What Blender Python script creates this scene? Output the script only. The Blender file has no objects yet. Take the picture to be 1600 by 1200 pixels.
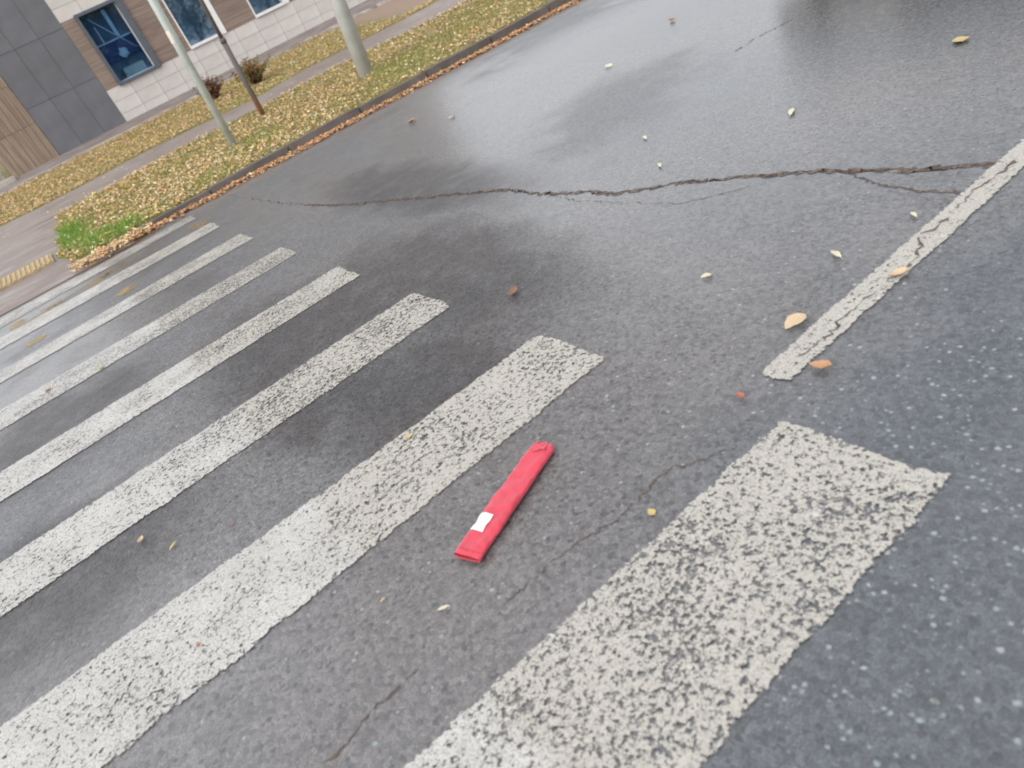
import bpy, bmesh, math, random
import numpy as np
from mathutils import Vector, Matrix
random.seed(7); rng = np.random.default_rng(7)
scene = bpy.context.scene
C = scene.collection
# ------------------------------------------------------------------ camera
F_PX, PITCH, ROLL, YAW = 1131.368, 0.528628, -0.434780, 1.163524
CAM = np.array([-1.03165, -0.600747, 1.175716])
_c, _s = math.cos, math.sin
FW = np.array([_c(PITCH)*_c(YAW), _c(PITCH)*_s(YAW), -_s(PITCH)])
_r0 = np.cross(FW, [0, 0, 1.0]); _r0 /= np.linalg.norm(_r0); _u0 = np.cross(_r0, FW)
RT = _c(ROLL)*_r0 + _s(ROLL)*_u0
UP = -_s(ROLL)*_r0 + _c(ROLL)*_u0
cd = bpy.data.cameras.new('camera'); cam = bpy.data.objects.new('camera', cd); C.objects.link(cam)
cam.matrix_world = Matrix(((RT[0], UP[0], -FW[0], CAM[0]), (RT[1], UP[1], -FW[1], CAM[1]), (RT[2], UP[2], -FW[2], CAM[2]), (0, 0, 0, 1)))
cd.sensor_width = 36.0; cd.lens = F_PX/1600*36.0; cd.clip_start = 0.02; cd.clip_end = 2000
cd.dof.use_dof = True; cd.dof.focus_distance = 3.2; cd.dof.aperture_fstop = 3.2
scene.camera = cam
# ------------------------------------------------------------------ sky and sun (bright overcast)
SUN_EL, SUN_AZ = math.radians(40), math.radians(205)     # azimuth of the sun, counter-clockwise from +X
w = bpy.data.worlds.new('World'); scene.world = w; w.use_nodes = True
nt = w.node_tree; nt.nodes.clear()
sky = nt.nodes.new('ShaderNodeTexSky'); sky.sky_type = 'NISHITA'; sky.sun_disc = False
sky.sun_elevation = SUN_EL; sky.sun_rotation = math.radians(90) - SUN_AZ
sky.air_density = 1.0; sky.dust_density = 4.0; sky.ozone_density = 1.0
hsv = nt.nodes.new('ShaderNodeHueSaturation'); hsv.inputs['Saturation'].default_value = 0.32
bg = nt.nodes.new('ShaderNodeBackground'); bg.inputs['Strength'].default_value = 0.15
wo = nt.nodes.new('ShaderNodeOutputWorld')
# a nearly closed cloud layer over the clear sky
tc = nt.nodes.new('ShaderNodeTexCoord'); cn = nt.nodes.new('ShaderNodeTexNoise'); cn.inputs['Scale'].default_value = 2.2; cn.inputs['Detail'].default_value = 5
cr = nt.nodes.new('ShaderNodeMapRange'); cr.inputs['From Min'].default_value = .3; cr.inputs['From Max'].default_value = .7; cr.inputs['To Min'].default_value = .55; cr.inputs['To Max'].default_value = .95
cm = nt.nodes.new('ShaderNodeMix'); cm.data_type = 'RGBA'; cm.inputs[7].default_value = (6.1, 6.25, 6.55, 1)
nt.links.new(tc.outputs['Generated'], cn.inputs['Vector']); nt.links.new(cn.outputs['Fac'], cr.inputs['Value']); nt.links.new(cr.outputs[0], cm.inputs[0])
nt.links.new(sky.outputs[0], hsv.inputs['Color']); nt.links.new(hsv.outputs[0], cm.inputs[6]); nt.links.new(cm.outputs[2], bg.inputs['Color']); nt.links.new(bg.outputs[0], wo.inputs[0])
sl = bpy.data.lights.new('sun', 'SUN'); sl.energy = 1.2; sl.angle = math.radians(25); sl.color = (1.0, 0.95, 0.88)
sun = bpy.data.objects.new('sun', sl); C.objects.link(sun)
sd = Vector((math.cos(SUN_EL)*math.cos(SUN_AZ), math.cos(SUN_EL)*math.sin(SUN_AZ), math.sin(SUN_EL)))
sun.rotation_euler = sd.to_track_quat('Z', 'Y').to_euler(); sun.location = sd*30
scene.view_settings.view_transform = 'Standard'; scene.view_settings.look = 'None'
scene.view_settings.gamma = 1.0; scene.view_settings.use_curve_mapping = False
scene.view_settings.exposure = 0.66
scene.render.engine = 'CYCLES'
scene.cycles.pixel_filter_type = 'BLACKMAN_HARRIS'; scene.cycles.filter_width = 1.9
scene.cycles.max_bounces = 6; scene.cycles.transparent_max_bounces = 12

# ------------------------------------------------------------------ pixel -> place helpers (photograph is 1600 x 1200)
def ray(q): return FW + RT*(q[0]-800)/F_PX - UP*(q[1]-600)/F_PX
def ground(q, z=0.0):
    d = ray(q); return CAM + d*((z-CAM[2])/d[2])
YK, YB = 7.85, 21.339                     # kerb face, building face
def vz(x, y):                              # lawn rises from kerb to building
    xc = min(max(x, -12.0), 22.0)
    zk = 0.056 + 0.008*xc; zb = 0.6336 + 0.0189*xc
    t = (y-YK)/(YB-YK)
    if t > 1: t = 1 + (t-1)*0.3
    return zk + t*(zb-zk)
def verge(q):
    d = ray(q); lo, hi = 1.0, 80.0
    for _ in range(50):
        m = (lo+hi)/2; P = CAM + d*m
        if P[2] > vz(P[0], P[1]): lo = m
        else: hi = m
    return CAM + d*lo

# ------------------------------------------------------------------ build helpers
def mesh_from(name, verts, faces, mats, midx=None, smooth=False):
    me = bpy.data.meshes.new(name); me.from_pydata([tuple(v) for v in verts], [], faces)
    for m in (mats if isinstance(mats, (list, tuple)) else [mats]): me.materials.append(m)
    if midx is not None:
        for p, i in zip(me.polygons, midx): p.material_index = i
    if smooth:
        for p in me.polygons: p.use_smooth = True
    me.update(); return me
def link(name, me, parent=None, loc=None, rot=None):
    o = bpy.data.objects.new(name, me); C.objects.link(o)
    if parent is not None: o.parent = parent
    if loc is not None: o.location = loc
    if rot is not None: o.rotation_euler = rot
    return o
def tag(o, label=None, cat=None, group=None, kind=None):
    if label: o['label'] = label
    if cat: o['category'] = cat
    if group: o['group'] = group
    if kind: o['kind'] = kind
    return o
def empty(name, loc, rot=(0, 0, 0)):
    o = bpy.data.objects.new(name, None); C.objects.link(o); o.location = loc; o.rotation_euler = rot
    o.empty_display_size = 0.1; return o
def box_me(name, x0, x1, y0, y1, z0, z1, mat, bevel=0.0):
    bm = bmesh.new()
    bmesh.ops.create_cube(bm, size=1)
    for v in bm.verts:
        v.co.x = x0 if v.co.x < 0 else x1; v.co.y = y0 if v.co.y < 0 else y1; v.co.z = z0 if v.co.z < 0 else z1
    if bevel: bmesh.ops.bevel(bm, geom=list(bm.edges), offset=bevel, segments=2, affect='EDGES', clamp_overlap=True)
    bmesh.ops.recalc_face_normals(bm, faces=bm.faces)
    me = bpy.data.meshes.new(name); bm.to_mesh(me); bm.free(); me.materials.append(mat); return me
def tube_me(name, pts, radii, mat, n=14, cap=True):
    V, Fc = [], []
    P = [Vector(p) for p in pts]
    for i, p in enumerate(P):
        t = (P[min(i+1, len(P)-1)] - P[max(i-1, 0)]).normalized()
        a = t.orthogonal().normalized() if abs(t.z) < .9 else Vector((1, 0, 0)).cross(t).normalized()
        b = t.cross(a)
        for k in range(n):
            th = 2*math.pi*k/n; V.append(p + (a*math.cos(th) + b*math.sin(th))*radii[i])
    for i in range(len(P)-1):
        for k in range(n): Fc.append((i*n+k, i*n+(k+1) % n, (i+1)*n+(k+1) % n, (i+1)*n+k))
    if cap: Fc.append(tuple(range(n))[::-1]); Fc.append(tuple((len(P)-1)*n+k for k in range(n)))
    me = mesh_from(name, V, Fc, mat, smooth=True)
    bm = bmesh.new(); bm.from_mesh(me); bmesh.ops.recalc_face_normals(bm, faces=bm.faces); bm.to_mesh(me); bm.free()
    return me
def soup(name, V, nper, cols, mat):
    """many separate polygons of nper corners each: V (n, nper, 3), cols (n, 3)"""
    n = len(V); me = bpy.data.meshes.new(name)
    me.vertices.add(n*nper); me.vertices.foreach_set('co', np.asarray(V, dtype=np.float32).ravel())
    me.loops.add(n*nper); me.loops.foreach_set('vertex_index', np.arange(n*nper, dtype=np.int32))
    me.polygons.add(n); me.polygons.foreach_set('loop_start', np.arange(0, n*nper, nper, dtype=np.int32))
    a = me.attributes.new('Col', 'FLOAT_COLOR', 'POINT')
    c4 = np.ones((n, nper, 4), dtype=np.float32); c4[:, :, :3] = np.asarray(cols)[:, None, :]
    a.data.foreach_set('color', c4.ravel())
    me.materials.append(mat); me.update(calc_edges=True); me.validate(); return me

# ------------------------------------------------------------------ materials
class NB:
    """small node-building helper"""
    def __init__(s, name):
        s.m = bpy.data.materials.new(name); s.m.use_nodes = True; s.t = s.m.node_tree; s.t.nodes.clear()
        s.out = s.t.nodes.new('ShaderNodeOutputMaterial'); s.geo = None
    def n(s, kind, **kw):
        x = s.t.nodes.new(kind)
        for k, v in kw.items(): setattr(x, k, v)
        return x
    def L(s, a, b): s.t.links.new(a, b)
    def put(s, sock, v):
        if hasattr(v, 'links') or hasattr(v, 'is_linked'): s.L(v, sock)
        else:
            if isinstance(v, tuple) and len(v) == 3 and len(sock.default_value) == 4: v = v + (1,)
            sock.default_value = v
    def pos(s):
        if s.geo is None: s.geo = s.n('ShaderNodeNewGeometry')
        return s.geo.outputs['Position']
    def obj(s): return s.n('ShaderNodeTexCoord').outputs['Object']
    def scale(s, vec, sc):
        m = s.n('ShaderNodeMapping'); s.L(vec, m.inputs['Vector']); m.inputs['Scale'].default_value = sc; return m.outputs[0]
    def noise(s, vec, scale, detail=4, rough=.55, dist=0.0):
        x = s.n('ShaderNodeTexNoise'); s.L(vec, x.inputs['Vector']); x.inputs['Scale'].default_value = scale
        x.inputs['Detail'].default_value = detail; x.inputs['Roughness'].default_value = rough; x.inputs['Distortion'].default_value = dist
        return x.outputs['Fac']
    def voro(s, vec, scale, feature='F1', out='Distance'):
        x = s.n('ShaderNodeTexVoronoi'); x.feature = feature; s.L(vec, x.inputs['Vector']); x.inputs['Scale'].default_value = scale
        return x.outputs[out]
    def ramp(s, fac, a, b, lo=0.0, hi=1.0, smooth=True):
        x = s.n('ShaderNodeMapRange'); x.interpolation_type = 'SMOOTHSTEP' if smooth else 'LINEAR'
        s.put(x.inputs['Value'], fac); s.put(x.inputs['From Min'], a); s.put(x.inputs['From Max'], b)
        s.put(x.inputs['To Min'], lo); s.put(x.inputs['To Max'], hi); return x.outputs[0]
    def math(s, op, a, b=None, c=None):
        x = s.n('ShaderNodeMath', operation=op); s.put(x.inputs[0], a)
        if b is not None: s.put(x.inputs[1], b)
        if c is not None: s.put(x.inputs[2], c)
        return x.outputs[0]
    def mix(s, f, a, b, blend='MIX'):
        x = s.n('ShaderNodeMix', data_type='RGBA', blend_type=blend); s.put(x.inputs[0], f); s.put(x.inputs[6], a); s.put(x.inputs[7], b); return x.outputs[2]
    def sep(s, v):
        x = s.n('ShaderNodeSeparateXYZ'); s.L(v, x.inputs[0]); return x.outputs
    def bump(s, h, strength, dist, nrm=None):
        x = s.n('ShaderNodeBump'); s.L(h, x.inputs['Height']); s.put(x.inputs['Strength'], strength); x.inputs['Distance'].default_value = dist
        if nrm is not None: s.L(nrm, x.inputs['Normal'])
        return x.outputs[0]
    def bsdf(s, col, rough, nrm=None, spec=.5, metal=0.0, **kw):
        x = s.n('ShaderNodeBsdfPrincipled'); s.put(x.inputs['Base Color'], col); s.put(x.inputs['Roughness'], rough)
        s.put(x.inputs['Specular IOR Level'], spec); s.put(x.inputs['Metallic'], metal)
        if nrm is not None: s.L(nrm, x.inputs['Normal'])
        for k, v in kw.items(): s.put(x.inputs[k], v)
        return x.outputs[0]
    def done(s, sh): s.L(sh, s.out.inputs['Surface']); return s.m
def plain(name, col, rough=.6, var=.12, nscale=8, metal=0.0, bumps=0.0, spec=.5, rand=0.0):
    b = NB(name); p = b.obj(); f = b.noise(p, nscale, 5)
    lo = tuple(c*(1-var) for c in col); hi = tuple(min(1, c*(1+var)) for c in col)
    c = b.mix(b.ramp(f, .3, .7), lo, hi)
    if rand:
        oi = b.n('ShaderNodeObjectInfo'); r = b.ramp(oi.outputs['Random'], 0, 1, 1-rand, 1+rand, smooth=False)
        hv = b.n('ShaderNodeHueSaturation'); b.L(c, hv.inputs['Color']); b.L(r, hv.inputs['Value']); c = hv.outputs[0]
    n = b.bump(b.noise(p, nscale*6, 3), bumps, .01) if bumps else None
    return b.done(b.bsdf(c, b.ramp(f, .2, .8, rough*.85, min(1, rough*1.12)), n, spec, metal))

def ell(b, X, Y, cx, cy, rx, ry, soft=.5, ang=0.0):
    """0..1 mask of one soft ellipse on the road plane"""
    dx = b.math('SUBTRACT', X, cx); dy = b.math('SUBTRACT', Y, cy)
    ca, sa = math.cos(ang), math.sin(ang)
    ex = b.math('DIVIDE', b.math('ADD', b.math('MULTIPLY', dx, ca), b.math('MULTIPLY', dy, sa)), rx)
    ey = b.math('DIVIDE', b.math('SUBTRACT', b.math('MULTIPLY', dy, ca), b.math('MULTIPLY', dx, sa)), ry)
    r = b.math('SQRT', b.math('ADD', b.math('MULTIPLY', ex, ex), b.math('MULTIPLY', ey, ey)))
    return b.ramp(r, 1-soft, 1+soft, 1.0, 0.0)

def asphalt(name):
    b = NB(name); P = b.pos(); xyz = b.sep(P); X, Y = xyz[0], xyz[1]
    big = b.noise(P, .55, 3); mid = b.noise(P, 2.6, 4)
    # wetness: large soft areas of water film, dry patches between the wheel tracks
    jit = b.math('MULTIPLY', b.math('SUBTRACT', mid, .5), 1.4)
    Xw = b.math('ADD', X, jit); Yw = b.math('ADD', Y, b.math('MULTIPLY', b.math('SUBTRACT', big, .5), 1.2))
    wet = b.ramp(b.math('ADD', b.math('MULTIPLY', big, .6), b.math('MULTIPLY', mid, .4)), .38, .62, .45, .95)
    dry = b.math('MAXIMUM', ell(b, X, Yw, -.45, 2.2, .75, 1.3, .6), b.math('MULTIPLY', ell(b, X, Yw, .35, 3.6, .45, 1.6, .6), .8))
    dry = b.math('MAXIMUM', dry, b.math('MULTIPLY', ell(b, Xw, Yw, 2.1, 3.1, .95, .55, .6, .75), .95))
    wet = b.math('MULTIPLY', wet, b.math('SUBTRACT', 1.0, b.math('MULTIPLY', dry, .75)))
    film = ell(b, Xw, Yw, 3.4, 3.0, 3.6, 3.4, .35, .35)
    wet = b.math('MAXIMUM', wet, b.math('MULTIPLY', film, b.math('SUBTRACT', 1.0, b.math('MULTIPLY', dry, .5))))
    # aggregate
    cellc = b.n('ShaderNodeTexVoronoi'); b.L(P, cellc.inputs['Vector']); cellc.inputs['Scale'].default_value = 95
    cs = b.sep(cellc.outputs['Color']); d1 = cellc.outputs['Distance']
    chip = b.n('ShaderNodeTexVoronoi'); b.L(P, chip.inputs['Vector']); chip.inputs['Scale'].default_value = 74
    chs = b.sep(chip.outputs['Color'])
    near = b.math('ADD', .045, b.math('MULTIPLY', ell(b, X, Y, -.15, -.25, .9, .55, .5), .22))
    ischip = b.math('MULTIPLY', b.math('LESS_THAN', chs[0], near), b.ramp(b.math('ADD', chip.outputs['Distance'], b.math('MULTIPLY', b.noise(P, 160, 2), .5)), .38, b.ramp(chs[1], 0, 1, .50, .86, smooth=False), 1, 0))
    grain = b.ramp(cs[1], 0, 1, .70, 1.32, smooth=False)
    fine = b.noise(P, 230, 2)
    col = b.mix(b.ramp(big, .35, .65), (.112, .113, .118), (.138, .131, .129))
    col = b.mix(b.ramp(mid, .5, .75, 0, .6), col, (.132, .118, .111))
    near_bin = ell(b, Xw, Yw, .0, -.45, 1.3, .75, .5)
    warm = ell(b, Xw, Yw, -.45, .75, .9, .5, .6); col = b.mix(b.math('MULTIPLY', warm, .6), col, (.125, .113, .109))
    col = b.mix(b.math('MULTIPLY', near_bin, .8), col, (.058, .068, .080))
    coarse = b.n('ShaderNodeTexVoronoi'); b.L(P, coarse.inputs['Vector']); coarse.inputs['Scale'].default_value = 42
    cg = b.sep(coarse.outputs['Color'])
    hv = b.n('ShaderNodeHueSaturation'); b.L(col, hv.inputs['Color']); b.L(b.math('MULTIPLY', b.math('MULTIPLY', grain, b.ramp(cg[0], 0, 1, .90, 1.11, smooth=False)), b.ramp(fine, .3, .7, .65, 1.35)), hv.inputs['Value']); col = hv.outputs[0]
    col = b.mix(b.math('MULTIPLY', ischip, b.ramp(chs[1], 0, 1, .4, 1)), col, b.mix(chs[2], (.32, .33, .32), (.25, .30, .30)))
    drk = b.math('LESS_THAN', cs[2], .06); col = b.mix(b.math('MULTIPLY', drk, .6), col, (.035, .035, .037))
    col = b.mix(b.math('MULTIPLY', wet, .35), col, b.mix(.5, col, (.03, .032, .036)))
    # damp asphalt by the crosswalk bars, building's dark reflection painted into the colour
    damp_refl = None; Xs = b.math('ADD', X, b.math('MULTIPLY', jit, .3)); Ys = b.math('ADD', Y, b.math('MULTIPLY', jit, .5))
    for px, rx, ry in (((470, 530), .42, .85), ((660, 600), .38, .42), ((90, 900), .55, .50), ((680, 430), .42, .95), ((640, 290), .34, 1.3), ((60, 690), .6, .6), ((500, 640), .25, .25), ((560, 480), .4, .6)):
        c0 = ground(px); e_ = ell(b, Xs, Ys, float(c0[0]), float(c0[1]), rx, ry, .45); damp_refl = e_ if damp_refl is None else b.math('MAXIMUM', damp_refl, e_)
    damp_refl = b.math('MULTIPLY', damp_refl, b.ramp(b.noise(P, 7, 4), .25, .55, .65, 1))
    col = b.mix(b.math('MULTIPLY', damp_refl, .9), col, (.40, .37, .365), 'MULTIPLY')
    wet = b.math('MULTIPLY', wet, b.math('SUBTRACT', 1.0, b.math('MULTIPLY', damp_refl, .45)))
    # brown silt washed against the kerb
    silt = b.math('MULTIPLY', b.ramp(b.math('ADD', Y, b.math('MULTIPLY', jit, .35)), 7.30, 7.62), b.ramp(mid, .2, .6, .45, .95))
    col = b.mix(silt, col, (.15, .118, .100))
    rough = b.math('ADD', b.ramp(wet, 0, 1, .58, .27), b.math('MULTIPLY', silt, .15))
    h = b.math('ADD', b.math('MULTIPLY', b.ramp(d1, 0, .7, 1, 0), .6), b.math('MULTIPLY', fine, .5)); h = b.math('ADD', h, b.math('MULTIPLY', cg[1], .35))
    nr = b.bump(h, b.ramp(wet, 0, 1, .65, .17), .004)
    nr = b.bump(b.noise(P, 14, 4), .06, .02, nr)
    return b.done(b.bsdf(col, rough, nr, b.ramp(wet, 0, 1, .5, 1.0)))

def paint(name, col, amount=.42, pit=66, yellow=False):
    """worn road paint: what has worn away is see-through to the asphalt; UV holds metres from the edges"""
    b = NB(name); P = b.pos(); xyz = b.sep(P); X = xyz[0]
    wear = b.n('ShaderNodeAttribute', attribute_type='OBJECT', attribute_name='wear').outputs['Fac']
    uv = b.n('ShaderNodeUVMap'); u = b.sep(uv.outputs[0])       # u: distance to long edge (m), v: distance to end (m)
    n1 = b.noise(P, pit, 4, .65); n2 = b.noise(P, pit*2.2, 2); n3 = b.noise(P, 5.5, 4); n4 = b.noise(P, 1.6, 2)
    edge = b.math('MINIMUM', u[0], u[1])
    e = b.ramp(b.math('ADD', edge, b.math('MULTIPLY', b.math('SUBTRACT', n1, .5), .016)), 0, .008, .16, 0)
    thr = b.math('ADD', b.math('ADD', wear, e), b.math('MULTIPLY', b.math('SUBTRACT', n3, .5), .17))
    layer = b.ramp(b.math('ADD', X, b.math('MULTIPLY', b.math('SUBTRACT', n3, .5), .10)), -.96, -.90)     # later coat ends about here
    thr = b.math('ADD', thr, b.math('MULTIPLY', layer, .03)); thr = b.math('ADD', thr, b.math('MULTIPLY', b.math('SUBTRACT', n4, .5), .10))
    f = b.math('ADD', b.math('MULTIPLY', n1, .62), b.math('MULTIPLY', n2, .38))
    keep = b.ramp(b.math('SUBTRACT', f, thr), -.085, .035)
    dirt = b.ramp(b.math('ADD', n3, b.math('MULTIPLY', n2, .3)), .45, .85)
    c = b.mix(b.math('MULTIPLY', dirt, .5), col, tuple(x*.72 for x in col))
    c = b.mix(b.math('MULTIPLY', layer, .7), c, tuple(x*y for x, y in zip(col, (.82, .79, .73))))
    thick = b.ramp(b.noise(P, 11, 4), .60, .70); c = b.mix(b.math('MULTIPLY', thick, .35), c, tuple(min(.8, x*1.25) for x in col))
    fine = b.noise(P, 190, 2); c = b.mix(b.ramp(fine, .42, .68, .0, .62), c, tuple(x*.42 for x in col))
    nr = b.bump(b.math('ADD', b.math('MULTIPLY', f, 1.0), b.math('MULTIPLY', fine, .4)), .5, .006)
    sh = b.bsdf(c, .55, nr, .4)
    tr = b.n('ShaderNodeBsdfTransparent'); mx = b.n('ShaderNodeMixShader'); b.L(keep, mx.inputs[0]); b.L(tr.outputs[0], mx.inputs[1]); b.L(sh, mx.inputs[2])
    return b.done(mx.outputs[0])

def crack_mat(name):
    b = NB(name); P = b.pos(); n = b.noise(P, 30, 4)
    c = b.mix(b.ramp(n, .35, .65), (.050, .042, .038), (.150, .112, .090))
    keep = b.ramp(b.math('ADD', n, b.math('MULTIPLY', b.noise(P, 9, 3), .6)), .60, .92)
    sh = b.bsdf(c, .85, b.bump(b.noise(P, 80, 3), .8, .01), .3)
    tr = b.n('ShaderNodeBsdfTransparent'); mx = b.n('ShaderNodeMixShader'); b.L(keep, mx.inputs[0]); b.L(tr.outputs[0], mx.inputs[1]); b.L(sh, mx.inputs[2])
    return b.done(mx.outputs[0])
def groove_mat(name):
    b = NB(name); P = b.pos(); xyz = b.sep(P); n = b.noise(P, 24, 4); n2 = b.noise(P, 3, 2)
    c = b.mix(b.ramp(n, .3, .7), (.06, .05, .044), (.18, .135, .105))
    return b.done(b.bsdf(c, .9, b.bump(b.noise(P, 90, 3), .8, .01), .25))
def vcol(name, rough=.6, trans=.25, spec=.4):
    b = NB(name); a = b.n('ShaderNodeAttribute', attribute_name='Col').outputs['Color']
    d = b.bsdf(a, rough, None, spec); t = b.n('ShaderNodeBsdfTranslucent'); b.L(a, t.inputs[0])
    mx = b.n('ShaderNodeMixShader'); mx.inputs[0].default_value = trans; b.L(d, mx.inputs[1]); b.L(t.outputs[0], mx.inputs[2])
    return b.done(mx.outputs[0])
def leafmat(name, col, dark):
    b = NB(name); p = b.obj(); oi = b.n('ShaderNodeObjectInfo')
    c = b.mix(b.ramp(b.noise(p, 60, 4), .4, .68), col, dark)
    return b.done(b.bsdf(c, .5, b.bump(b.noise(p, 120, 2), .3, .002), .4))
def soil(name):
    b = NB(name); P = b.pos(); n = b.noise(P, 1.3, 5); n2 = b.noise(P, 18, 4)
    c = b.mix(b.ramp(n, .35, .65), (.13, .14, .050), (.19, .155, .07)); c = b.mix(b.ramp(n2, .4, .7, 0, .6), c, (.24, .175, .09))
    # trodden bare earth by the far right of the building
    xyz = b.sep(P); m = b.math('MULTIPLY', b.ramp(xyz[0], 6.2, 7.4), b.ramp(b.math('ADD', xyz[1], b.math('MULTIPLY', n, 1.2)), 14.6, 15.4))
    c = b.mix(m, c, (.27, .20, .155))
    return b.done(b.bsdf(c, .9, b.bump(n2, .7, .05), .2))
def pathmat(name):
    b = NB(name); P = b.pos(); n = b.noise(P, .9, 4); n2 = b.noise(b.scale(P, (.6, 3.2, 1)), 3.2, 5); f = b.noise(P, 120, 3)
    c = b.mix(b.ramp(n, .35, .65), (.195, .152, .130), (.245, .202, .178))
    c = b.mix(b.ramp(n2, .48, .72, 0, .75), c, (.36, .315, .29)); c = b.mix(b.ramp(b.noise(P, 1.7, 4), .55, .72, 0, .6), c, (.165, .10, .09))
    c = b.mix(b.ramp(f, .4, .7, 0, .4), c, (.07, .06, .058))
    return b.done(b.bsdf(c, b.ramp(n, .3, .7, .4, .75), b.bump(f, .5, .008), .4))
def concrete(name, col, sc=2.0):
    b = NB(name); P = b.pos(); n = b.noise(P, sc, 6); f = b.noise(P, 60, 3)
    c = b.mix(b.ramp(n, .3, .7), tuple(x*.62 for x in col), col); c = b.mix(b.ramp(f, .5, .75, 0, .5), c, tuple(x*.5 for x in col))
    return b.done(b.bsdf(c, .8, b.bump(f, .6, .01), .3))
def woodclad(name, c1, c2, axis, rand=.12):
    b = NB(name); p = b.obj(); sc = (26, 26, 1.2) if axis == 'z' else (1.2, 26, 26)
    oi = b.n('ShaderNodeObjectInfo'); off = b.n('ShaderNodeVectorMath', operation='ADD'); b.L(b.scale(p, sc), off.inputs[0])
    cmb = b.n('ShaderNodeCombineXYZ'); r = b.math('MULTIPLY', oi.outputs['Random'], 40); [b.L(r, cmb.inputs[i]) for i in range(3)]; b.L(cmb.outputs[0], off.inputs[1])
    n = b.noise(off.outputs[0], 1.0, 5, .6, .4)
    c = b.mix(b.ramp(n, .3, .72), c1, c2)
    hv = b.n('ShaderNodeHueSaturation'); b.L(c, hv.inputs['Color']); b.L(b.ramp(oi.outputs['Random'], 0, 1, 1-rand, 1+rand, smooth=False), hv.inputs['Value'])
    return b.done(b.bsdf(hv.outputs[0], .55, b.bump(n, .15, .004), .35))
def glassmat(name, tint):
    b = NB(name); fr = b.n('ShaderNodeFresnel'); fr.inputs[0].default_value = 1.45
    t = b.n('ShaderNodeBsdfTransparent'); b.put(t.inputs[0], tint); g = b.n('ShaderNodeBsdfGlossy'); g.inputs['Roughness'].default_value = .03
    g.inputs['Color'].default_value = (.8, .9, 1, 1)
    mx = b.n('ShaderNodeMixShader'); b.L(b.math('ADD', b.math('MULTIPLY', fr.outputs[0], .6 if 'clear' in name else 1.0), .0 if 'clear' in name else .10), mx.inputs[0]); b.L(t.outputs[0], mx.inputs[1]); b.L(g.outputs[0], mx.inputs[2])
    return b.done(mx.outputs[0])
def rustmat(name):
    b = NB(name); p = b.obj(); xyz = b.sep(p); n = b.noise(p, 9, 5); n2 = b.noise(p, 40, 3)
    m = b.math('MULTIPLY', b.ramp(b.math('ADD', xyz[2], b.math('MULTIPLY', n, .5)), .35, .75, 1, 0), 1.0)
    m = b.math('MAXIMUM', m, b.ramp(n, .60, .70)); m = b.math('MAXIMUM', m, b.ramp(b.math('ADD', xyz[2], b.math('MULTIPLY', n, .2)), 1.72, 1.86))
    c = b.mix(m, (.105, .098, .090), b.mix(b.ramp(n2, .3, .7), (.17, .062, .035), (.26, .115, .06)))
    return b.done(b.bsdf(c, .75, b.bump(n2, .4, .004), .4))
def cloth(name, col):
    b = NB(name); p = b.obj(); n = b.noise(p, 40, 5)
    wv = b.noise(b.scale(p, (6, 60, 6)), 6, 4); weave = b.noise(p, 900, 1)
    c = b.mix(b.ramp(n, .3, .7), tuple(x*.86 for x in col), col)
    nr = b.bump(b.math('ADD', wv, b.math('MULTIPLY', weave, .1)), .6, .004)
    return b.done(b.bsdf(c, .45, nr, .45, **{'Sheen Weight': .25}))

M = dict(
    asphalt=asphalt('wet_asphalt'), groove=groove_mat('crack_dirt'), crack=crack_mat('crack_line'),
    paint=paint('worn_white_paint', (.49, .476, .45)), ypaint=paint('worn_yellow_paint', (.46, .32, .09), pit=45),
    soil=soil('lawn_soil'), path=pathmat('path_asphalt'), kerb=concrete('kerb_stone', (.155, .132, .122), 3), apron=concrete('apron_concrete', (.25, .21, .195), 1.5),
    edging=concrete('edging_concrete', (.46, .42, .37), 4), leaf=vcol('leaf_litter', .6, .2), grass=vcol('grass_blades', .55, .3),
    cream=plain('cream_tile', (.54, .51, .48), .45, .05, 3, rand=.05), dark=plain('graphite_panel', (.125, .125, .138), .5, .10, 2.5, rand=.05),
    joint=plain('joint_backing', (.27, .25, .24), .8), djoint=plain('dark_joint_backing', (.30, .30, .32), .8),
    plank=woodclad('wood_plank', (.20, .145, .105), (.31, .24, .18), 'z', .08), board=woodclad('wood_board', (.17, .125, .102), (.27, .205, .17), 'x', .08),
    frame=plain('grey_window_frame', (.085, .10, .125), .4, .06), white=plain('white_trim', (.72, .71, .70), .4, .05),
    glass=glassmat('window_glass', (.75, .86, .94)), clear=glassmat('clear_glass', (.72, .84, .93)), room=plain('room_dark', (.10, .15, .22), .9), shade=plain('blue_grey_shade', (.20, .30, .37), .8, .35, 1.5), roomblue=plain('blue_blind', (.05, .075, .19), .8),
    pipe=plain('pale_pipe', (.40, .52, .60), .5), zinc=plain('galvanised_steel', (.43, .47, .44), .5, .12, 6, metal=.15), lampgrey=plain('lamp_post_paint', (.50, .52, .51), .45, .10, 5, metal=.1),
    rust=rustmat('rusty_steel'), sticker=plain('paper_remnant', (.62, .58, .52), .8), red=cloth('red_nylon', (.60, .042, .075)), redin=cloth('red_nylon_inside', (.40, .02, .035)),
    label=plain('white_label', (.82, .82, .80), .5, .03), tact=plain('yellow_tactile', (.40, .285, .13), .75, .25, 14, bumps=.3), tactbase=plain('tactile_base', (.33, .255, .16), .8, .25, 10),
    stem=plain('shrub_twig', (.085, .050, .038), .8), carpaint=plain('car_paint', (.016, .022, .020), .3, .05, 2, spec=.6), black=plain('black_rubber', (.012, .012, .012), .7), rim=plain('alloy_rim', (.35, .36, .37), .35, .1, 5, metal=.8),
    lens=plain('lamp_lens', (.55, .58, .6), .15), carglass=plain('car_glass', (.015, .02, .022), .05), roof=plain('roof_sheet', (.12, .12, .125), .6))

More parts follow.
